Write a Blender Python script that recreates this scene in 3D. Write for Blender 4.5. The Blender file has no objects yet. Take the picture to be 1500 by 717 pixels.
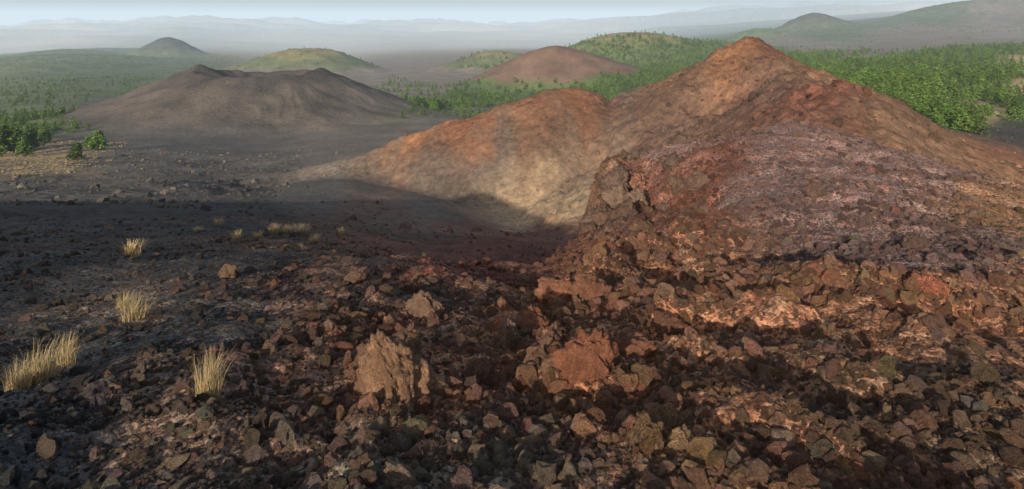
import bpy, math, random
import numpy as np
from mathutils import Vector
random.seed(5); rng=np.random.default_rng(7)
scene=bpy.context.scene
F=977.0   # survey unit: bearings and drops are written in 1/977 of the distance

# ------------------------------------------------------------------ noise
def _h(ix,iy,seed):
    h=(ix.astype(np.int64)*374761393+iy.astype(np.int64)*668265263+seed*1442695041)&0xffffffff
    h=((h^(h>>13))*1274126177)&0xffffffff
    h=((h^(h>>15))*2246822519)&0xffffffff
    return (h^(h>>16))&0xffffffff
def gn(x,y,seed=0):
    x0=np.floor(x);y0=np.floor(y);fx=x-x0;fy=y-y0
    u=fx*fx*fx*(fx*(fx*6-15)+10);v=fy*fy*fy*(fy*(fy*6-15)+10)
    def g(dx,dy):
        a=_h(x0+dx,y0+dy,seed)*(2*math.pi/4294967296.0)
        return np.cos(a)*(fx-dx)+np.sin(a)*(fy-dy)
    a=g(0,0);b=g(1,0);c=g(0,1);d=g(1,1)
    return ((a+(b-a)*u)*(1-v)+(c+(d-c)*u)*v)*1.5
def vor(x,y,seed=0):
    x0=np.floor(x);y0=np.floor(y);best=np.full(x.shape,9.0);val=np.zeros(x.shape)
    for dx in(-1,0,1):
        for dy in(-1,0,1):
            h=_h(x0+dx,y0+dy,seed);jx=(h&0xffff)/65535.0;jy=(h>>16)/65535.0
            d=(x0+dx+jx-x)**2+(y0+dy+jy-y)**2
            m=d<best;best=np.where(m,d,best);val=np.where(m,((h>>7)&0xff)/255.0,val)
    return np.sqrt(best),val
def sst(a,b,x):
    t=np.clip((x-a)/(b-a),0,1);return t*t*(3-2*t)
def qmap(x,y):
    r=np.hypot(x,y)+1e-6;s=np.log1p(r/3.0)/r
    return x*s,y*s,r

# ------------------------------------------------------------------ terrain survey points (bearing, drop, distance)
S=[(-750,692,3.9),(-350,692,3.7),(0,692,3.6),(350,692,3.6),(750,692,3.8),
(-750,572,5.3),(-350,572,5.1),(0,572,5.0),(350,572,4.9),(750,572,4.9),
(-750,475,7.4),(-300,475,7.0),(0,475,7.0),(350,470,6.6),(750,475,6.4),
(-750,405,10),(-400,405,9.6),(-150,405,9.6),(60,412,10.5),(300,400,8.6),(750,405,8.2),
(-750,350,15),(-400,350,14.5),(-150,352,16),(-20,364,16),(70,358,21),(140,355,12.5),(250,340,12.5),(450,335,11.5),(750,350,10.8),
(-750,303,34),(-450,303,34),(-200,322,36),(0,342,38),(75,338,46),
(120,300,21),(160,262,24),(210,250,23),(300,250,20),(450,245,18),(600,260,17),(750,290,15.5),
(130,214,27.5),(175,192,28.5),(230,184,29),(290,174,30),(350,167,30.5),(410,160,31),(490,174,30),(600,207,27),(750,247,22.5),
(95,345,27),(100,335,34),(130,330,42),(230,320,46),
(330,250,48),(430,230,52),(520,270,50),(620,300,46),(750,350,38),
(-400,282,80),(-750,270,90),(-200,300,85),(0,322,80),(80,322,85),
(-750,252,130),(-450,252,135),(-250,250,130),(-100,285,112),(0,312,108),(80,318,112),(200,300,105),(330,260,95),
(-750,225,200),(-500,222,200),(-300,222,200),(-210,212,210),
(-740,196,300),(-550,192,300),(-370,190,340),(-200,168,380),(-150,155,440),
(0,210,240),(200,210,240),(400,190,240),(0,140,500),
(-700,150,460),(-450,132,640),(-180,120,720),(-100,108,850),(60,108,850),
(150,95,780),(250,82,850),(350,70,800),(100,90,1100),
(500,110,320),(620,135,270),(750,170,230),(600,185,130),(750,230,120),
(550,80,520),(700,110,380),(780,95,430),(480,62,800),(650,48,1000),(780,40,1100),
(-700,98,1000),(-400,78,1500),(-100,74,1600),(100,70,1600),(300,55,1700),(500,42,1900),(750,25,2200),
(-750,62,3000),(-400,55,3200),(0,48,3600),(250,36,3600),(330,30,3400),(450,12,3500),(600,-3,3500),(750,-24,3500),(900,-40,3500),
(750,-10,7000),(450,10,7000),(-750,53,8000),(-300,50,8000),(100,45,8000),
(-750,42,20000),(0,38,20000),(750,28,20000),(-750,22,60000),(0,22,60000),(750,20,60000)]
XYZ=[(0,0,-1.85),(0,-6,-2.0),(-5,-8,-1.8),(-8,-9,-.8),(-11,-10,1.5),(-15,-10,2.8),(-22,-10,3.4),(-30,-11,4.2),(-38,-12,5.4),(-48,-12,9),(-58,-12,13.5),(-68,-12,10.5),(-80,-12,9.5),(-100,-14,8.5),(-130,-16,6),(-200,-20,-8),(8,-6,-3.0),(20,-6,-7.),(50,-10,-20),  # unseen ridge behind the camera, heights shaped to cast the valley shadow
(0,-40,-15),(-60,-60,-12),(60,-60,-34),(0,-200,-60),(-300,-200,-60),(300,-200,-60),(-200,60,-40),(150,20,-45),(-900,-300,-110),(900,-300,-60),
(0,-3000,-200),(-5000,0,-200),(5000,0,50),(0,-40000,-900),(-40000,0,-900),(40000,0,-900)]
P=[(u*D/F,D,-v*D/F) for u,v,D in S]+XYZ
P=np.array(P,float)
qx,qy,rr=qmap(P[:,0],P[:,1])
W=P[:,2]/(rr+3)
C2=0.12**2
A=np.sqrt((qx[:,None]-qx)**2+(qy[:,None]-qy)**2+C2)
coef=np.linalg.solve(A-1e-3*np.eye(len(A)),W-W.mean())
Wm=W.mean()
def base_h(x,y):
    a,b,r=qmap(x,y);out=np.empty(x.shape)
    for s in range(0,len(x),20000):
        e=s+20000;out[s:e]=Wm+np.sqrt((a[s:e,None]-qx)**2+(b[s:e,None]-qy)**2+C2)@coef
    return out*(r+3)

def s3(u,v,D): return (u*D/F,D,-v*D/F)
RIM=[s3(-300,222,168),s3(-225,203,166),s3(-150,174,165),s3(-70,149,165),s3(-10,124,166),s3(50,104,168),s3(105,106,170),s3(145,126,170),s3(200,117,168),
     s3(250,90,167),s3(292,66,166),s3(322,46,165),s3(348,32,165),s3(375,42,160),s3(400,78,140),s3(415,96,120),s3(448,90,114),s3(480,108,100),s3(470,175,72)]
CONES=[ # cx,cy,ztop,rimR,L,crater depth,topsoft
 (-197,522,-41,47,90,22,.02),(62,935,-36,30,105,0,.22),(262,1420,-27,60,200,8,.2),(-35,1500,-70,30,120,0,.25),(-490,1600,-72,60,120,5,.2),
 (-1575,3050,-88,25,150,0,.12),(-2150,3200,-150,60,260,0,.2),(1474,3250,36,20,190,0,.25),(1120,3000,-48,40,130,0,.2),(-1150,1700,-112,50,200,0,.3),(-1500,2200,-118,90,300,0,.3),(-2600,4200,-190,100,500,0,.3),(2500,3500,112,60,420,0,.35),(420,1500,-50,60,200,0,.3)]
def softpos(p,s): return s*np.logaddexp(0,p/s)
def H(x,y,detail=True,fields=None):
    x=np.asarray(x,float);y=np.asarray(y,float)
    r=np.hypot(x,y)
    z=base_h(x,y)
    for i,(cx,cy,zt,R,L,cd,ts) in enumerate(CONES):
        d=np.hypot(x-cx,y-cy);m=d<(R+L)*2.2
        if not m.any(): continue
        th=np.arctan2(y[m]-cy,x[m]-cx);dm=d[m]
        dm=dm*(1+.07*gn(np.cos(th)*2.2+i*7,np.sin(th)*2.2,3))+2.5*gn(x[m]/14,y[m]/14,4)*(i<2)+5*gn(x[m]/30,y[m]/30,8)*(i>1)
        p=softpos(1-(dm-R)/L,.11)
        p=1-softpos(1-p,ts)
        p=np.maximum(p,0)
        ztt=zt+0*th
        if i==0: ztt=zt-1+5.0*np.exp(-((np.abs(th)-math.pi)/.30)**2)+3.0*np.exp(-((th)/.35)**2)-3*np.exp(-((th-1.57)/.8)**2)+1.2*gn(th*4,th*0+2,9)
        zz=z[m]+(ztt-z[m])*p
        if cd>0:
            zz=np.where(dm<R,np.minimum(zz,ztt-(R-dm)*cd/R),zz)
        ta=np.arctan2(y[m]-cy,x[m]-cx)+.15*gn(x[m]/30,y[m]/30,24)
        gul=(gn(ta*9+i,dm*.02,21)*.7+.3*gn(ta*27+i,dm*.05,22))*np.clip(p*(1-p)*4,0,1)*(L/90)
        z[m]=np.maximum(z[m],zz)+gul*.9
    m=(r>40)&(r<420)&(y>30)
    if m.any():
        X=x[m];Y=y[m];best=np.full(X.shape,-1e9)
        wx=X+3*gn(X*.05,Y*.05,31)+1.8*gn(X*.15,Y*.15,32)+1.0*gn(X*.4,Y*.4,34)+.5*gn(X*.9,Y*.9,35);wy=Y+3*gn(X*.05,Y*.05,33)
        for a,b in zip(RIM[:-1],RIM[1:]):
            dx=b[0]-a[0];dy=b[1]-a[1];t=np.clip(((wx-a[0])*dx+(wy-a[1])*dy)/(dx*dx+dy*dy),0,1)
            d=np.hypot(wx-a[0]-dx*t,wy-a[1]-dy*t)
            zz=a[2]+(b[2]-a[2])*t
            best=np.maximum(best,zz-.54*(np.sqrt(d*d+4)-2))
        k=2.2
        zb=z[m];hh=np.clip(.5+.5*(best-zb)/k,0,1)
        z[m]=zb*(1-hh)+best*hh+k*hh*(1-hh)
    if not detail: return z
    rough=fields if fields is not None else FLD(x,y)[4]
    for j,lam in enumerate([38,19,9.5,4.8,2.4,1.2,.6,.3,.15,.08]):
        m=(r<190*lam)
        if not m.any(): continue
        rm=r[m]
        amp=(.15 if lam<9 else .11)*lam*np.clip(rough[m],0,1.6)*np.clip(2-rm/(95*lam),0,1)*np.clip(rm/(lam*5),0,1)
        n=gn(x[m]/lam+j*3.1,y[m]/lam-j*5.7,50+j)
        if lam>1: n=.25-1.1*np.abs(n)+.3*n
        z[m]+=amp*n
    for j,(lam,a) in enumerate([(3.1,.75),(1.05,.14),(.42,.07),(.19,.045),(.09,.024)]):
        m=(r<(180 if lam>.9 else 110)*lam)&(r>1)
        if not m.any(): continue
        rm=r[m];wxx=x[m]+.25*lam*gn(x[m]/lam*2.2,y[m]/lam*2.2,71+j);wyy=y[m]+.25*lam*gn(x[m]/lam*2.2,y[m]/lam*2.2,81+j)
        d,v=vor(wxx/lam,wyy/lam,90+j)
        rg=rough[m]
        amp=a*(np.clip(rg-.75,0,1)*1.7 if lam>2 else np.clip(rg,0.08,1.3))*np.clip(2-rm/((90 if lam>.9 else 55)*lam),0,1)*np.clip(rm/(lam*3.5),0,1)
        if lam<=2: amp=amp*(.35+.9*sst(-.25,.35,gn(x[m]/1.9,y[m]/1.9,120+j)))
        z[m]+=amp*((.2+v*v*1.3)*np.clip(1-d*1.35,0,1)**.7-.25)
    m=r>6000
    if m.any():
        X=x[m]/1000;Y=y[m]/1000
        n=(1-np.abs(gn(X/7,Y/5,5)))*.6+(1-np.abs(gn(X/3,Y/2.4,6)))*.3+(1-np.abs(gn(X/1.3,Y/1.1,7)))*.14
        z[m]+=sst(6500,24000,r[m])*np.clip(n-.42,0,2)*1350*(1-sst(40000,60000,r[m]))
    return z

# ------------------------------------------------------------------ ground colour / forest / roughness fields
BLK=(.050,.045,.043);GRY=(.115,.098,.081);DGR=(.090,.079,.069);RED=(.205,.096,.054);ORG=(.33,.155,.075);TAN=(.31,.225,.140);PUR=(.155,.100,.088);BRN=(.190,.110,.066)
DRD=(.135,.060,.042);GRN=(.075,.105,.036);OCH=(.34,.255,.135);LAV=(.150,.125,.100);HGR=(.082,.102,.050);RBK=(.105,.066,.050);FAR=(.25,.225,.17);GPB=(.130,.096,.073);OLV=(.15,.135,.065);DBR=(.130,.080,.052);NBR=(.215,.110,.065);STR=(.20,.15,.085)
GAIN=1.45
CP=[ # bearing, distance, colour, forest, rough
(-750,4,BLK,0,.6),(-700,7,BLK,0,.35),(-750,12,BLK,0,.3),(-450,4.5,GPB,0,.6),(-450,8,BLK,0,.4),(-350,5,RBK,0,.7),(-300,9,RBK,0,.55),(-420,14,BLK,0,.3),(-600,10,GPB,0,.3),(-250,4,GPB,0,.9),(-150,6,NBR,0,.9),(-100,9,RBK,0,.8),
(0,4,GPB,0,.9),(0,6,NBR,0,1.),(30,9,NBR,0,.9),(60,13,DRD,0,.5),(-60,13,DRD,0,.5),(-200,15,RBK,0,.45),(-300,22,RBK,0,.4),(-100,24,DRD,0,.35),(50,20,DRD,0,.25),(70,28,DRD,0,.2),(0,40,DRD,0,.25),(70,60,DRD,0,.3),
(-150,50,RBK,0,.3),(-300,50,RBK,0,.3),(0,80,DRD,0,.3),
(150,5,NBR,0,1.),(150,8,NBR,0,1.1),(130,12,NBR,0,1.1),(300,5,NBR,0,1.),(300,8,NBR,0,1.),(500,5,DBR,0,.9),(500,8,NBR,0,.9),(750,5,DBR,0,.8),(750,8,NBR,0,.7),(250,13,NBR,0,1.),(450,12,PUR,0,.7),(650,12,PUR,0,.6),
(150,20,RBK,0,1.4),(200,24,DRD,0,1.5),(130,26,DBR,0,1.5),(250,20,DRD,0,.9),(300,24,DRD,0,.5),(280,28,PUR,0,.7),(400,28,PUR,0,.45),(400,20,PUR,0,.5),(600,22,PUR,0,.5),(750,18,BRN,0,.5),(500,32,PUR,0,.5),(300,45,DRD,0,.6),(600,45,BRN,0,.5),
(-420,30,BLK,0,.3),(-750,30,BLK,0,.35),(-420,70,BLK,0,.35),(-750,70,BLK,0,.4),(-750,130,DGR,0,.4),(-405,150,BLK,0,.9),(-450,125,DGR,0,.35),(-380,215,DGR,0,.4),(-300,120,DGR,0,.15),(-200,100,RBK,0,.2),
(-100,118,GRY,0,.06),(-60,112,DRD,0,.15),(60,105,DRD,0,.2),(-10,126,TAN,0,.15),(-50,124,TAN,0,.15),(50,122,TAN,0,.3),(90,118,TAN,0,.4),(75,132,GPB,0,.4),(-20,143,DGR,0,.1),(-70,140,DGR,0,.08),(30,145,RBK,0,.3),(-110,145,GRY,0,.08),
(-190,150,GRY,0,.07),(-250,160,GRY,0,.06),(-180,168,ORG,0,.08),(-130,164,ORG,0,.1),(-90,162,RED,0,.15),(-50,168,RED,0,.2),(0,168,BRN,0,.2),(20,158,RED,0,.25),(60,172,BRN,0,.2),(90,160,RED,0,.2),(130,165,RED,0,.2),(150,172,DGR,0,.2),(130,150,GPB,0,.4),(190,165,DBR,0,.6),
(200,140,RBK,0,.9),(250,150,RBK,0,1.),(240,162,DBR,0,.9),(290,165,BRN,0,.9),(310,160,ORG,0,.6),(300,148,RBK,0,1.1),(340,164,DBR,0,.9),(365,165,DRD,0,.9),(330,140,RBK,0,1.1),(400,150,DBR,0,.8),(400,130,RBK,0,1.),(425,115,DRD,0,1.1),(460,110,DRD,0,1.),(540,125,DBR,0,.5),(620,150,DBR,0,.4),(450,170,BRN,0,.5),(560,100,DBR,0,.5),(700,140,RED,0,.3),(750,120,BRN,0,.35),(540,200,DBR,0,.2),
(-250,230,GRY,0,.15),(-550,230,DGR,0,.4),(-740,220,DGR,0,.3),(-745,280,OCH,.2,.15),(-690,255,STR,0,.15),(-720,235,STR,0,.2),(-745,360,GRN,.8,.15),(-640,330,DGR,0,.1),(-500,400,DGR,0,.08),(-370,420,DGR,0,.08),(-250,430,GRY,0,.08),(-200,300,GRY,0,.1),(-100,400,GRY,0,.1),(-50,500,DGR,0.05,.1),
(-370,560,DGR,0,.05),(-600,560,DGR,0,.1),(-720,600,HGR,.35,.1),(-560,900,HGR,.12,.1),(-730,1200,HGR,.2,.1),(-400,850,LAV,.02,.1),(-250,1000,LAV,.0,.1),(-150,760,LAV,.1,.1),(-60,680,GRN,.7,.1),(-20,900,GRN,.2,.1),(-100,1200,LAV,.0,.1),(-140,640,GRN,.4,.1),
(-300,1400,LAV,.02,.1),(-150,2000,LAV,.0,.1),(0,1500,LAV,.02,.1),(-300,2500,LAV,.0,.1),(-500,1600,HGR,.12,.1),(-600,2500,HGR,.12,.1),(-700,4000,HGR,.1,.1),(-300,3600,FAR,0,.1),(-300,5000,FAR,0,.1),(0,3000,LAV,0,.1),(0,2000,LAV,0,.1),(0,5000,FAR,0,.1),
(150,750,GRN,1.,.1),(200,600,GRN,1.,.1),(300,650,GRN,1.,.1),(120,500,GRN,.7,.1),(0,420,DGR,.05,.1),(300,1000,GRN,.9,.1),(380,1200,GRN,.6,.1),(450,1500,LAV,.1,.1),(300,2200,GRN,.1,.1),
(450,700,GRN,.7,.1),(480,420,GRN,.9,.1),(560,400,GRN,.9,.1),(600,600,GRN,.7,.1),(700,520,GRN,.8,.1),(740,450,OCH,.15,.1),(700,340,GPB,.6,.1),(620,300,GRN,.9,.1),(650,260,GRN,.9,.1),(560,300,GRN,.9,.1),(760,250,BLK,.05,.2),(730,215,BLK,0,.3),(750,290,GRN,.8,.1),(640,340,GPB,.4,.15),(690,300,OCH,.2,.1),(760,620,OCH,.05,.1),
(500,950,LAV,.1,.1),(650,900,GRN,.35,.1),(760,1000,GRN,.4,.1),(600,1300,LAV,.0,.1),(750,1400,LAV,.0,.1),(400,2000,LAV,.05,.1),(600,2200,LAV,.03,.1),(780,1800,LAV,0,.1),(450,3000,HGR,.15,.1),(600,3200,HGR,.1,.1),(750,3200,LAV,.1,.1),(600,6000,LAV,.1,.1),
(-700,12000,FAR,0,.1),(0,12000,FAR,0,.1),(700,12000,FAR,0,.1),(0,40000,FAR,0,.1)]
cpx=np.array([c[0]*c[1]/F for c in CP]);cpy=np.array([c[1] for c in CP],float)
ca,cb,_=qmap(cpx,cpy)
ca=ca.astype(np.float32);cb=cb.astype(np.float32)
# brightness put into albedo: near ground lifted against dim light, rim slopes toned down
def zone(c):
    u,D=c[0],c[1]
    if D<35: return 1.30
    if 90<D<230 and u>-200: return .88
    return 1.0
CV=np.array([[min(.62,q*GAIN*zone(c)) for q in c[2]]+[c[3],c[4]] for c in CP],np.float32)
def FLD(x,y):
    a,b,r=qmap(x,y)
    a=a+.11*gn(a*2.2,b*2.2,11)+.05*gn(a*6,b*6,12)+.03*gn(a*17,b*17,15)+.02*gn(a*45,b*45,17);b=b+.09*gn(a*2.2,b*2.2,13)+.05*gn(a*6,b*6,14)+.025*gn(a*17,b*17,16)
    a=a.astype(np.float32);b=b.astype(np.float32)
    acc=np.empty((5,len(x)))
    for s in range(0,len(x),20000):
        e=s+20000
        d2=(a[s:e,None]-ca)**2+(b[s:e,None]-cb)**2
        w=1/(d2*d2*np.sqrt(d2)+1e-5)
        acc[:,s:e]=((w@CV)/w.sum(1)[:,None]).T
    pg=sst(-.15,.35,gn(x/130,y/240,701)+.6*gn(x/45,y/70,702))*sst(500,1200,r)*np.clip(acc[3]*4,0,1)
    for k,q in enumerate((.052,.076,.034)): acc[k]=acc[k]*(1-pg*.8)+q*GAIN*pg*.8
    def cov(i,col,f,lo=.15,hi=.45,rough=.05,top=None,topf=0):
        col=[q*GAIN for q in col]
        cx,cy,zt,R,L,cd,ts=CONES[i];d=np.hypot(x-cx,y-cy)*(1+.12*gn(x/60,y/60,77))
        p=np.clip(1-(d-R)/L,0,1);w=sst(lo,hi,p)
        for k in range(3): acc[k]=acc[k]*(1-w)+col[k]*w
        acc[3]=acc[3]*(1-w)+f*w;acc[4]=acc[4]*(1-w)+rough*w
        if top is not None:
            w=sst(.55,.9,p+.35*gn(x/28,y/28,78))
            for k in range(3): acc[k]=acc[k]*(1-w)+top[k]*GAIN*w
            acc[3]=acc[3]*(1-w)+topf*w
    cov(0,(.078,.067,.057),0,.0,.25,.1,(.054,.047,.043))
    cov(1,(.115,.076,.055),0.01,.08,.25,.08,(.135,.085,.060),0)
    cov(2,GRN,.9,.05,.3,.05,OLV,.35);cov(3,HGR,.5,.05,.3,.05,OLV,.35);cov(4,HGR,.55,.05,.3,.05,OLV,.45);cov(5,(.05,.058,.045),.1);cov(7,(.06,.062,.05),.1);cov(8,GRN,.3)
    return acc

# ------------------------------------------------------------------ polar terrain mesh
az=np.concatenate([np.linspace(-180,-47,80,endpoint=False),np.linspace(-47,47,760,endpoint=False),np.linspace(47,180,80,endpoint=False)])
az=np.radians(az)
rad=np.concatenate([np.geomspace(.15,2.8,30,endpoint=False),np.geomspace(2.8,60,640,endpoint=False),np.geomspace(60,600,500,endpoint=False),np.geomspace(600,62000,280)])
NA,NR=len(az),len(rad)
RR,AA=np.meshgrid(rad,az,indexing='ij')
X=(RR*np.sin(AA)).ravel();Y=(RR*np.cos(AA)).ravel()
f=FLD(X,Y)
Z=H(X,Y,True,f[4])
co=np.stack([X,Y,Z],1)
i=np.arange(NR-1)[:,None]*NA;j=np.arange(NA)[None,:];j2=(j+1)%NA
quads=np.stack([i+j,i+NA+j,i+NA+j2,i+j2],-1).reshape(-1,4)
def make_mesh(name,co,faces,smooth=True):
    me=bpy.data.meshes.new(name);n=faces.shape[1]
    me.vertices.add(len(co));me.vertices.foreach_set('co',np.ascontiguousarray(co,dtype=np.float32).ravel())
    me.loops.add(faces.size);me.loops.foreach_set('vertex_index',faces.astype(np.int32).ravel())
    me.polygons.add(len(faces));me.polygons.foreach_set('loop_start',(np.arange(len(faces))*n).astype(np.int32))
    me.update(calc_edges=True)
    me.polygons.foreach_set('use_smooth',np.full(len(faces),smooth));me.update()
    return me
me=make_mesh('terrain',co,quads[:,::-1])
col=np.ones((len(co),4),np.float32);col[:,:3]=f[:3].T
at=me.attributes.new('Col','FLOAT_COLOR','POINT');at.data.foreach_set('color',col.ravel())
terrain=bpy.data.objects.new('volcanic_terrain',me);scene.collection.objects.link(terrain)
if me.polygons[len(me.polygons)//2].normal.z<0: me.flip_normals()

# ------------------------------------------------------------------ materials
def nt(name):
    m=bpy.data.materials.new(name);m.use_nodes=True;t=m.node_tree;b=t.nodes['Principled BSDF'];b.inputs['Roughness'].default_value=.95;b.inputs['Specular IOR Level'].default_value=.12
    return m,t,b
def N(t,typ,**k):
    n=t.nodes.new(typ)
    for a,v in k.items(): setattr(n,a,v)
    return n
def noise(t,vec,scale,detail=4,rough=.6):
    n=N(t,'ShaderNodeTexNoise');n.inputs['Scale'].default_value=scale;n.inputs['Detail'].default_value=detail;n.inputs['Roughness'].default_value=rough
    t.links.new(vec,n.inputs['Vector']);return n.outputs['Fac']
def mrange(t,v,a,b,c,d):
    n=N(t,'ShaderNodeMapRange');t.links.new(v,n.inputs[0])
    for k,q in zip((1,2,3,4),(a,b,c,d)): n.inputs[k].default_value=q
    return n.outputs[0]
def math_(t,op,a,b):
    n=N(t,'ShaderNodeMath',operation=op)
    for k,q in enumerate((a,b)):
        if isinstance(q,(int,float)): n.inputs[k].default_value=q
        else: t.links.new(q,n.inputs[k])
    return n.outputs[0]
def vscale(t,c,s):
    n=N(t,'ShaderNodeVectorMath',operation='SCALE');t.links.new(c,n.inputs[0])
    if isinstance(s,(int,float)): n.inputs['Scale'].default_value=s
    else: t.links.new(s,n.inputs['Scale'])
    return n.outputs[0]
m,t,b=nt('scoria_ground')
a=N(t,'ShaderNodeAttribute',attribute_name='Col')
g=N(t,'ShaderNodeNewGeometry');pos=g.outputs['Position']
n1=noise(t,pos,.03,6);n2=noise(t,pos,.6,6,.7);n3=noise(t,pos,11,5,.75)
v=N(t,'ShaderNodeTexVoronoi');v.inputs['Scale'].default_value=26;t.links.new(pos,v.inputs['Vector'])
vc=N(t,'ShaderNodeSeparateColor');t.links.new(v.outputs['Color'],vc.inputs[0])
v2=N(t,'ShaderNodeTexVoronoi');v2.inputs['Scale'].default_value=1.7;t.links.new(pos,v2.inputs['Vector'])
vc2=N(t,'ShaderNodeSeparateColor');t.links.new(v2.outputs['Color'],vc2.inputs[0])
k=math_(t,'MULTIPLY',mrange(t,n1,.3,.7,.7,1.3),mrange(t,n2,.3,.7,.6,1.4))
k=math_(t,'MULTIPLY',k,mrange(t,n3,.3,.7,.5,1.5))
k=math_(t,'MULTIPLY',k,mrange(t,vc.outputs[0],0,1,.45,1.6))
k=math_(t,'MULTIPLY',k,mrange(t,vc2.outputs[0],0,1,.87,1.13))
c=vscale(t,a.outputs['Color'],k)
n4=noise(t,pos,2.3,5,.65)
mx=N(t,'ShaderNodeMix',data_type='RGBA',blend_type='MULTIPLY');mx.inputs[0].default_value=1
cr=N(t,'ShaderNodeValToRGB');cr.color_ramp.elements[0].position=.35;cr.color_ramp.elements[0].color=(.88,1.0,1.03,1);cr.color_ramp.elements[1].position=.68;cr.color_ramp.elements[1].color=(1.2,.93,.8,1)
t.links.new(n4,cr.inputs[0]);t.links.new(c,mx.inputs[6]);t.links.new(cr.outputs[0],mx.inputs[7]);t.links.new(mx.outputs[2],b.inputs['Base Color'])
bh=math_(t,'ADD',math_(t,'MULTIPLY',n3,.07),math_(t,'MULTIPLY',v.outputs['Distance'],-.025))
bh=math_(t,'ADD',bh,math_(t,'MULTIPLY',n2,.22))
bp=N(t,'ShaderNodeBump');bp.inputs['Strength'].default_value=.95;bp.inputs['Distance'].default_value=1.0
t.links.new(bh,bp.inputs['Height']);t.links.new(bp.outputs[0],b.inputs['Normal'])
me.materials.append(m)

ms,t,b=nt('scoria_rock')
a=N(t,'ShaderNodeAttribute',attribute_name='tint',attribute_type='INSTANCER')
tc=N(t,'ShaderNodeTexCoord');ob=tc.outputs['Object']
n1=noise(t,ob,2.2,6,.7);n2=noise(t,ob,9,5,.7)
k=math_(t,'MULTIPLY',mrange(t,n1,.3,.7,.55,1.4),mrange(t,n2,.3,.7,.6,1.4))
t.links.new(vscale(t,a.outputs['Color'],k),b.inputs['Base Color'])
bp=N(t,'ShaderNodeBump');bp.inputs['Strength'].default_value=1;bp.inputs['Distance'].default_value=.16
t.links.new(math_(t,'ADD',n2,n1),bp.inputs['Height']);t.links.new(bp.outputs[0],b.inputs['Normal'])
def boulder_mat(name,colr):
    m,t,b=nt(name);tc=N(t,'ShaderNodeTexCoord');ob=tc.outputs['Object']
    n1=noise(t,ob,2.,7,.7);n2=noise(t,ob,14,5,.75)
    cr=N(t,'ShaderNodeValToRGB');e=cr.color_ramp.elements;e[0].position=.3;e[0].color=tuple(.5*q for q in colr)+(1,);e[1].position=.7;e[1].color=tuple(min(1,1.25*q) for q in colr)+(1,)
    t.links.new(n1,cr.inputs[0]);t.links.new(vscale(t,cr.outputs[0],mrange(t,n2,.3,.7,.6,1.35)),b.inputs['Base Color'])
    bp=N(t,'ShaderNodeBump');bp.inputs['Strength'].default_value=1;bp.inputs['Distance'].default_value=.12
    t.links.new(math_(t,'ADD',math_(t,'MULTIPLY',n2,.7),n1),bp.inputs['Height']);t.links.new(bp.outputs[0],b.inputs['Normal'])
    return m

def n3d(p,s,seed):
    return (gn(p[:,0]*s+p[:,2]*s*.7,p[:,1]*s-p[:,2]*s*.3,seed)+gn(p[:,1]*s+9,p[:,2]*s+p[:,0]*.5*s,seed+1)+gn(p[:,2]*s-4,p[:,0]*s+p[:,1]*.4*s,seed+2))/1.8
import bmesh
def rock_mesh(name,sub,seed,cuts=9,pit=.1):
    bm=bmesh.new();bmesh.ops.create_icosphere(bm,subdivisions=sub,radius=1);mm=bpy.data.meshes.new(name);bm.to_mesh(mm);bm.free()
    n=len(mm.vertices);p=np.zeros(n*3,np.float32);mm.vertices.foreach_get('co',p);p=p.reshape(-1,3).astype(float)
    rg=np.random.default_rng(seed);d0=p.copy()
    p*=1+.45*n3d(p,1.1,seed)[:,None]
    for _ in range(cuts):
        d=rg.normal(size=3);d/=np.linalg.norm(d);h=rg.uniform(.5,.85);e=p@d-h;p-=np.outer(np.clip(e,0,None)*.75,d)
    nn=.6*n3d(d0,2.6,seed+10)+.5*n3d(d0,5.5,seed+20)
    if sub>=4: nn=nn+.4*n3d(d0,11,seed+30)-.4*np.abs(n3d(d0,8,seed+33))
    if sub>=5: nn=nn+.22*n3d(d0,22,seed+40)-.2*np.abs(n3d(d0,17,seed+43))
    p*=(1+pit*2.2*nn)[:,None]
    p*=rg.uniform(.75,1.25,3)
    mm.vertices.foreach_set('co',p.astype(np.float32).ravel());mm.update()
    mm.polygons.foreach_set('use_smooth',np.full(len(mm.polygons),sub>=4))
    return mm

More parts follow.
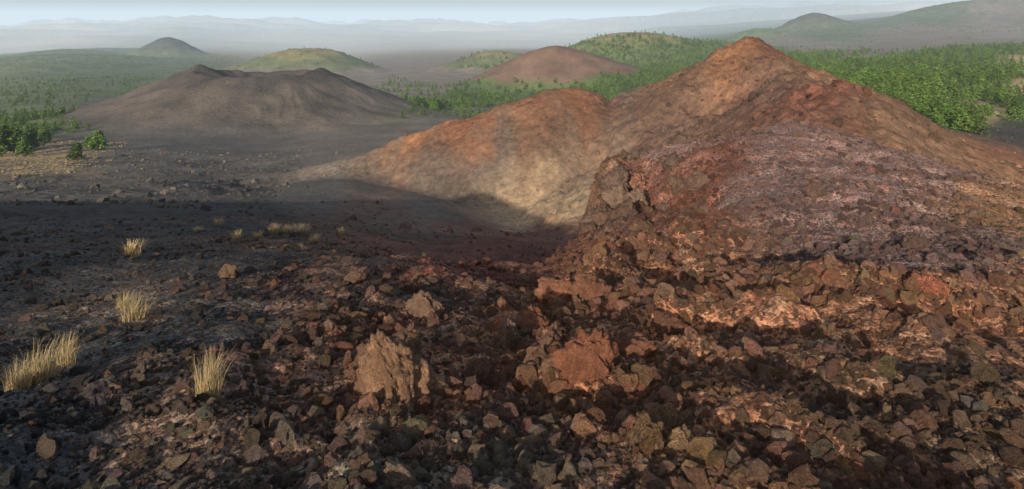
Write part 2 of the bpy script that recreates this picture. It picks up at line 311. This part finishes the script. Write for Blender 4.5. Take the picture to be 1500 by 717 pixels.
def instancer(name,pts,rot,scl,idx,tint,coll):
    mm=bpy.data.meshes.new(name);mm.vertices.add(len(pts));mm.vertices.foreach_set('co',pts.astype(np.float32).ravel())
    for nm,ty,arr,key in(('rot','FLOAT_VECTOR',rot,'vector'),('scl','FLOAT_VECTOR',scl,'vector'),('idx','INT',idx,'value'),('tint','FLOAT_COLOR',tint,'color')):
        A_=mm.attributes.new(nm,ty,'POINT');A_.data.foreach_set(key,arr.astype(np.int32 if ty=='INT' else np.float32).ravel())
    ob=bpy.data.objects.new(name,mm);scene.collection.objects.link(ob)
    g=bpy.data.node_groups.new(name+'_scatter','GeometryNodeTree')
    g.interface.new_socket('Geometry',in_out='INPUT',socket_type='NodeSocketGeometry');g.interface.new_socket('Geometry',in_out='OUTPUT',socket_type='NodeSocketGeometry')
    gi=g.nodes.new('NodeGroupInput');go=g.nodes.new('NodeGroupOutput');ip=g.nodes.new('GeometryNodeInstanceOnPoints')
    ci=g.nodes.new('GeometryNodeCollectionInfo');ci.inputs['Collection'].default_value=coll;ci.inputs['Separate Children'].default_value=True;ci.inputs['Reset Children'].default_value=True
    def na(nm,ty):
        q=g.nodes.new('GeometryNodeInputNamedAttribute');q.data_type=ty;q.inputs['Name'].default_value=nm
        return [o for o in q.outputs if o.enabled and o.name=='Attribute'][0]
    e=g.nodes.new('FunctionNodeEulerToRotation')
    L=g.links.new
    L(gi.outputs[0],ip.inputs['Points']);L(ci.outputs[0],ip.inputs['Instance']);ip.inputs['Pick Instance'].default_value=True
    L(na('idx','INT'),ip.inputs['Instance Index']);L(na('rot','FLOAT_VECTOR'),e.inputs[0]);L(e.outputs[0],ip.inputs['Rotation']);L(na('scl','FLOAT_VECTOR'),ip.inputs['Scale'])
    L(ip.outputs[0],go.inputs[0])
    md=ob.modifiers.new('scatter','NODES');md.node_group=g
    return ob
def src_coll(name,meshes):
    c=bpy.data.collections.new(name)
    for q in meshes:
        c.objects.link(bpy.data.objects.new(q.name,q))
    return c
def tints(x,y,lo=.6,hi=1.5,mx=.3):
    c=FLD(x,y)[:3].T
    alt=np.array([(.40,.25,.15),(.36,.15,.08),(.22,.18,.16),(.30,.19,.12)])[rng.integers(0,4,len(x))]
    mxx=(rng.random((len(x),1))**2.5)*mx*2
    c=c*(1-mxx)+alt*mxx
    c=c*rng.uniform(lo,hi,(len(x),1))*(1+rng.normal(0,.06,(len(x),3)))
    return np.concatenate([np.clip(c,.01,.7),np.ones((len(x),1))],1)

big=[rock_mesh('lava_rock_%d'%k,4,100+k*7,7,.15) for k in range(8)]
small=[rock_mesh('lava_pebble_%d'%k,2,300+k*7,4,.22) for k in range(8)]
for q in big+small: q.materials.append(ms)
cb_=src_coll('lava_rock_variants',big);cs_=src_coll('lava_pebble_variants',small)

def scatter(n,r0,r1,a0=-48,a1=48):
    a_=np.radians(rng.uniform(a0,a1,n));u_=rng.random(n);r=np.exp(np.log(r0)+(np.log(r1)-np.log(r0))*u_)
    return r*np.sin(a_),r*np.cos(a_),r
x,y,r=scatter(190000,2.6,60);x2,y2,r2=scatter(80000,9,45,0,48)
x=np.concatenate([x,x2]);y=np.concatenate([y,y2]);r=np.concatenate([r,r2])
fl=FLD(x,y);dens=np.clip(fl[4]*.9+.12,.2,1)*(.4+.9*sst(-.3,.4,gn(x/1.3,y/1.3,500)))
keep=rng.random(len(x))<dens;x,y,r=x[keep],y[keep],r[keep];fr=fl[4][keep]
s=np.clip(.0062*(1/(rng.random(len(x))*.996+.004))**.55,.0062,.065)*np.clip((r/5)**.45,.8,2.2)*np.clip(.55+.55*fr,.6,1.1)
z=H(x,y)+s*.2
sc=np.stack([s*rng.uniform(.7,1.3,len(s)) for _ in range(3)],1)
instancer('scoria_gravel',np.stack([x,y,z],1),rng.uniform(0,6.28,(len(x),3)),sc,rng.integers(0,8,len(x)),tints(x,y),cs_)
x,y,r=scatter(4400,2.8,60)
fl=FLD(x,y);dens=np.clip(fl[4]*1.1-.3,.025,1)*(.05+1.2*sst(.05,.55,gn(x/1.3,y/1.3,501)))
keep=rng.random(len(x))<dens;x,y,r=x[keep],y[keep],r[keep]
s=np.clip(.022*(1/(rng.random(len(x))*.99+.01))**.52,.022,.17)*np.clip((r/6)**.3,.85,1.7)
z=H(x,y)+s*.08
sc=np.stack([s*rng.uniform(.75,1.25,len(s)) for _ in range(3)],1)
instancer('lava_rock_field',np.stack([x,y,z],1),rng.uniform(0,6.28,(len(x),3)),sc,rng.integers(0,8,len(x)),tints(x,y,.7,1.5,.45),cb_)
n=46000
x=rng.uniform(-170,190,n);y=rng.uniform(70,300,n);fl=FLD(x,y)
keep=rng.random(n)<np.clip(fl[4]*1.3-.12,0.02,1);x,y=x[keep],y[keep]
s=np.clip(.10*(1/(rng.random(len(x))*.993+.007))**.45,.1,.9)
instancer('lava_clinker',np.stack([x,y,H(x,y)+.1*s],1),rng.uniform(0,6.28,(len(x),3)),np.stack([s]*3,1),rng.integers(0,8,len(x)),tints(x,y,.5,1.3,.1),cs_)

BO=[(-165,5.15,(.42,.36,.34),(.48,.27,.16),11),(-125,8.1,(.24,.2,.26),(.42,.26,.18),12),(30,8.0,(.23,.2,.21),(.48,.21,.12),13),(110,5.6,(.28,.25,.27),(.46,.19,.11),14),
(70,9.9,(.40,.3,.27),(.48,.22,.13),15),(115,9.7,(.42,.3,.27),(.44,.2,.12),16),(345,6.3,(.12,.12,.15),(.46,.34,.25),17),(155,25.5,(.6,.5,.55),(.32,.21,.15),18),
(185,24.5,(.5,.5,.75),(.32,.21,.15),19),(215,23.5,(.5,.5,.6),(.28,.17,.12),20),(-10,7.2,(.18,.17,.2),(.38,.24,.17),21),(-40,6.2,(.19,.18,.22),(.36,.2,.14),22),
(440,17.5,(.3,.26,.25),(.26,.16,.12),23),(-415,11.5,(.22,.18,.15),(.42,.26,.17),24),(590,12.5,(.22,.2,.18),(.26,.16,.12),25),(240,7.4,(.22,.18,.19),(.34,.17,.11),26),(-230,11,(.2,.2,.16),(.38,.22,.15),27),(-170,5.9,(.28,.22,.2),(.32,.19,.12),28),
(125,24.5,(.7,.6,.7),(.22,.14,.10),31),(140,22,(.6,.5,.6),(.24,.14,.10),32),(250,24,(.5,.4,.5),(.22,.14,.10),33),(275,22,(.45,.4,.4),(.24,.15,.11),34),(165,19.5,(.55,.4,.45),(.22,.13,.09),35),(118,19,(.5,.4,.4),(.24,.14,.10),36),(190,17,(.35,.3,.3),(.28,.16,.1),37),(150,27.5,(.7,.6,.6),(.2,.13,.10),38),(235,26.5,(.5,.5,.45),(.2,.13,.10),39),(170,6.4,(.22,.2,.18),(.44,.2,.12),41),(200,8.6,(.26,.2,.2),(.4,.2,.13),42),(60,6.6,(.18,.16,.17),(.4,.22,.15),43)]
for u_,D,sz,cl,sd in BO:
    mm=rock_mesh('lava_boulder',5,sd*13,9,.125);mm.materials.append(boulder_mat('boulder_rock',cl))
    ob=bpy.data.objects.new('lava_boulder',mm);xx=u_*D/F
    zz=float(H(np.array([xx]),np.array([D]))[0])
    ob.location=(xx,D,zz+sz[2]*.3);ob.scale=sz;ob.rotation_euler=(random.uniform(-.3,.3),random.uniform(-.3,.3),random.uniform(0,6.28));scene.collection.objects.link(ob)

# ------------------------------------------------------------------ pines
ml,t,b=nt('pine_foliage')
a=N(t,'ShaderNodeAttribute',attribute_name='shade');oi=N(t,'ShaderNodeObjectInfo')
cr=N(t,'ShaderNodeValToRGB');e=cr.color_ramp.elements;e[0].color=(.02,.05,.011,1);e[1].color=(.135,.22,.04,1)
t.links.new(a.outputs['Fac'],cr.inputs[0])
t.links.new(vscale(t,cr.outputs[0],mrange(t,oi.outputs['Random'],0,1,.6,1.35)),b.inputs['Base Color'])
b.inputs['Roughness'].default_value=.7
mb,t,b=nt('pine_bark');b.inputs['Base Color'].default_value=(.09,.06,.045,1)
def pine_mesh(name,seed,clumps=75,per=13,trunk_only=False,crown_only=False,full=.9,szm=1.):
    rg=np.random.default_rng(seed);V=[];Fc=[];Sh=[];Mi=[]
    def tube(p0,p1,r0,r1,n=6):
        p0=np.array(p0,float);p1=np.array(p1,float);d=p1-p0;d/=np.linalg.norm(d)+1e-9;a_=np.cross(d,[.3,.9,.2]);a_/=np.linalg.norm(a_);b_=np.cross(d,a_);s0=len(V)
        for P_,R_ in((p0,r0),(p1,r1)):
            for k in range(n):
                th=6.2832*k/n;V.append(P_+R_*(math.cos(th)*a_+math.sin(th)*b_));Sh.append(0)
        for k in range(n): Fc.append((s0+k,s0+(k+1)%n,s0+n+(k+1)%n,s0+n+k));Mi.append(0)
    if not crown_only:
        tube((0,0,-.03),(.01,0,.35),.028,.02);tube((.01,0,.35),(0,.01,.93),.02,.004)
    for c in range(clumps):
        h=rg.random()**1.15;zc=.12+.84*h;R=.30*full*(1-h)**.62*(.75+.35*math.sin(c*2.4+seed))+.03
        th=rg.uniform(0,6.283);rad_=R*math.sqrt(rg.uniform(.35,1));cx,cy=rad_*math.cos(th),rad_*math.sin(th)
        if not crown_only and c%4==0: tube((0,0,max(.08,zc-.10)),(cx*.9,cy*.9,zc),.008,.003,4)
        if trunk_only: continue
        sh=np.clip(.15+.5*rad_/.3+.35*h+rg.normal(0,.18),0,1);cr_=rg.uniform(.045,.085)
        for q in range(per):
            d=rg.normal(size=3);d/=np.linalg.norm(d);c0=np.array([cx,cy,zc])+d*cr_*rg.uniform(.3,1)*[1,1,.7]
            n_=d+rg.normal(0,.5,3);n_/=np.linalg.norm(n_);a_=np.cross(n_,[.1,.2,1]);a_/=np.linalg.norm(a_)+1e-9;b_=np.cross(n_,a_);sz=rg.uniform(.014,.03)*szm;s0=len(V)
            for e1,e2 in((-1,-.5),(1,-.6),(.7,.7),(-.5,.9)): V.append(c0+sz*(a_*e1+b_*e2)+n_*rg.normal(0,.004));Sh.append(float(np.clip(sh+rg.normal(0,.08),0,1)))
            Fc.append((s0,s0+1,s0+2,s0+3));Mi.append(1)
    mm=make_mesh(name,np.array(V),np.array(Fc),False)
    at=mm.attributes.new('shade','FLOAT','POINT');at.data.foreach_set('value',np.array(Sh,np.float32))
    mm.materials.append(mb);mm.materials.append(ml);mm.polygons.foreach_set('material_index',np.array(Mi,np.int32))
    return mm
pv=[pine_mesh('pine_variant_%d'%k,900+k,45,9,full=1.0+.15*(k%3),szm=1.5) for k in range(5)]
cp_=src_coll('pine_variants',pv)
def forest(n,r0,r1,a0,a1):
    a_=np.radians(rng.uniform(a0,a1,n));r=np.sqrt(rng.random(n)*(r1*r1-r0*r0)+r0*r0);x=r*np.sin(a_);y=r*np.cos(a_)
    fd=FLD(x,y)[3];cl=gn(x/55,y/55,601)*.7+gn(x/17,y/17,602)*.5
    keep=rng.random(n)<np.clip((fd*1.0+cl*1.4*np.sqrt(np.clip(fd,0,1)))*(fd>.03),0,1);return x[keep],y[keep],r[keep]
xs=[];ys=[]
for args in((15000,230,600,-44,44),(24000,600,1400,-44,44),(22000,1400,3400,-44,44)):
    x,y,r=forest(*args);xs.append(x);ys.append(y)
x=np.concatenate(xs);y=np.concatenate(ys);r=np.hypot(x,y)
s=rng.uniform(2.6,7.4,len(x))*np.where(x<-200,.75,1.0)
zz=H(x,y)
rot=np.zeros((len(x),3));rot[:,2]=rng.uniform(0,6.28,len(x))
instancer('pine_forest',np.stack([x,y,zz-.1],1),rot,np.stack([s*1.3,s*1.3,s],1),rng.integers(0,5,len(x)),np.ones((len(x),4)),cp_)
for u_,D,h,sd in[(-607,285,9,1),(-638,238,6.5,2),(-705,300,10,3),(-730,290,12,4),(-685,330,8,5),(-748,270,13,6),(-622,300,5,7),(-715,262,7,8),(-742,310,11,9)]:
    xx=u_*D/F;zz=float(H(np.array([xx]),np.array([float(D)]))[0])
    e=bpy.data.objects.new('pine_tree',None);scene.collection.objects.link(e);e.location=(xx,D,zz);e.scale=(h*1.3,h*1.3,h)
    for nm,kw in(('trunk',dict(trunk_only=True)),('crown',dict(crown_only=True))):
        o=bpy.data.objects.new(nm,pine_mesh(nm,40+sd,170,18,full=1.25,szm=1.15,**kw));scene.collection.objects.link(o);o.parent=e

# ------------------------------------------------------------------ dry grass
mg,t,b=nt('dry_grass');oi=N(t,'ShaderNodeAttribute',attribute_name='shade')
cr=N(t,'ShaderNodeValToRGB');e=cr.color_ramp.elements;e[0].color=(.28,.19,.085,1);e[1].color=(.62,.48,.26,1);t.links.new(oi.outputs['Fac'],cr.inputs[0]);t.links.new(cr.outputs[0],b.inputs['Base Color'])
def tuft_mesh(name,seed,n=220,spread=.55,w=.010):
    rg=np.random.default_rng(seed);V=[];Fc=[];Sh=[]
    for _ in range(n):
        th=rg.uniform(0,6.283);b0=np.array([math.cos(th),math.sin(th),0])*rg.uniform(0,.5);L_=rg.uniform(.2,1.05);le=rg.uniform(.1,1.2)*spread
        th2=th+rg.normal(0,.9);d=np.array([math.cos(th2),math.sin(th2),0]);sd=np.array([-d[1],d[0],0])*w;s0=len(V);sh=rg.random()
        for k in range(5):
            q=k/4;pnt=b0+d*le*q*q*L_+np.array([0,0,1])*L_*(q-.25*le*q*q)+rg.normal(0,.014,3)*q;ww=(1-q*.85)
            V.append(pnt-sd*ww);V.append(pnt+sd*ww);Sh+= [sh*.6+.4*q]*2
        for k in range(4): Fc.append((s0+2*k,s0+2*k+1,s0+2*k+3,s0+2*k+2))
    mm=make_mesh(name,np.array(V),np.array(Fc),False);at=mm.attributes.new('shade','FLOAT','POINT');at.data.foreach_set('value',np.array(Sh,np.float32));mm.materials.append(mg);return mm
for u_,D,w_,h_,sd in[(-690,6.0,.24,.40,1),(-722,5.8,.18,.3,11),(-652,6.5,.14,.34,12),(-445,5.0,.15,.44,2),(-555,8.5,.26,.32,3),(-568,8.8,.16,.24,13),(-556,15,.30,.38,4),(-403,22,.25,.3,5),(-372,25,.25,.3,6),(-350,28,.4,.4,7),(-310,31,.5,.5,8),(-330,30,.35,.4,14),(-290,26,.3,.35,9),(-430,34,.35,.4,10),(-250,33,.3,.35,15),(-460,29,.3,.3,18)]:
    o=bpy.data.objects.new('dry_grass_tuft',tuft_mesh('dry_grass_tuft',sd,340 if D<12 else 200,.8,.011 if D<12 else .024));xx=u_*D/F
    o.location=(xx,D,float(H(np.array([xx]),np.array([float(D)]))[0])-.02);o.scale=(w_*1.2,w_*1.2,h_);o.rotation_euler=(0,0,sd);scene.collection.objects.link(o)
gs=[tuft_mesh('dry_shrub_%d'%k,70+k,60,1.1,.05) for k in range(3)]
n=9000;x=rng.uniform(-270,-120,n);y=rng.uniform(170,340,n);keep=(x/y*F<-600+110*gn(x/20,y/20,5))&(rng.random(n)<.5+.6*gn(x/9,y/9,6));x=x[keep];y=y[keep]
s=rng.uniform(.25,.8,len(x));rot=np.zeros((len(x),3));rot[:,2]=rng.uniform(0,6,len(x))
instancer('dry_grassland',np.stack([x,y,H(x,y)],1),rot,np.stack([s,s,s*.7],1),rng.integers(0,3,len(x)),np.ones((len(x),4)),src_coll('dry_shrubs',gs))

# ------------------------------------------------------------------ haze layer
bm=bmesh.new();bmesh.ops.create_cube(bm,size=1);hm=bpy.data.meshes.new('haze');top=420;bot=-3000
for v_ in bm.verts: v_.co=Vector((v_.co.x*150000,v_.co.y*150000,v_.co.z*(top-bot)+(top+bot)/2))
bm.to_mesh(hm);bm.free()
hz=bpy.data.objects.new('atmospheric_haze',hm);scene.collection.objects.link(hz)
m=bpy.data.materials.new('haze_airlight');m.use_nodes=True;t=m.node_tree;t.nodes.remove(t.nodes['Principled BSDF']);out=t.nodes['Material Output']
SG=.000065;air=(.48,.565,.63)
ab=N(t,'ShaderNodeVolumeAbsorption');ab.inputs['Color'].default_value=(0,0,0,1);ab.inputs['Density'].default_value=SG
em=N(t,'ShaderNodeEmission');em.inputs['Color'].default_value=air+(1,);em.inputs['Strength'].default_value=SG*1.45  # even glow of the volume stands in for sunlight scattered by haze
ad=N(t,'ShaderNodeAddShader');t.links.new(ab.outputs[0],ad.inputs[0]);t.links.new(em.outputs[0],ad.inputs[1]);t.links.new(ad.outputs[0],out.inputs['Volume'])
hm.materials.append(m)

# ------------------------------------------------------------------ light
w=bpy.data.worlds.new('World');scene.world=w;w.use_nodes=True;t=w.node_tree
sky=t.nodes.new('ShaderNodeTexSky');sky.sky_type='NISHITA';sky.sun_disc=False
dirv=Vector((.35,1,-.33)).normalized()
sky.sun_elevation=math.asin(-dirv.z);sky.sun_rotation=math.atan2(-dirv.x,-dirv.y);sky.air_density=1.1;sky.dust_density=2.5
t.links.new(sky.outputs[0],t.nodes['Background'].inputs[0]);t.nodes['Background'].inputs[1].default_value=.145
L=bpy.data.lights.new('sun','SUN');L.energy=5;L.angle=math.radians(.5);L.color=(1,.91,.77)
so=bpy.data.objects.new('sun',L);scene.collection.objects.link(so);so.rotation_euler=dirv.to_track_quat('-Z','Y').to_euler();so.location=(0,-50,80)
cam=bpy.data.cameras.new('camera');co_=bpy.data.objects.new('camera',cam);scene.collection.objects.link(co_);scene.camera=co_
co_.location=(0,0,0);co_.rotation_euler=(math.radians(90),0,0);cam.sensor_width=36;cam.lens=36*F/1500;cam.shift_y=-333/1500;cam.clip_start=.1;cam.clip_end=200000
scene.view_settings.view_transform='Standard';scene.view_settings.look='None';scene.view_settings.exposure=0
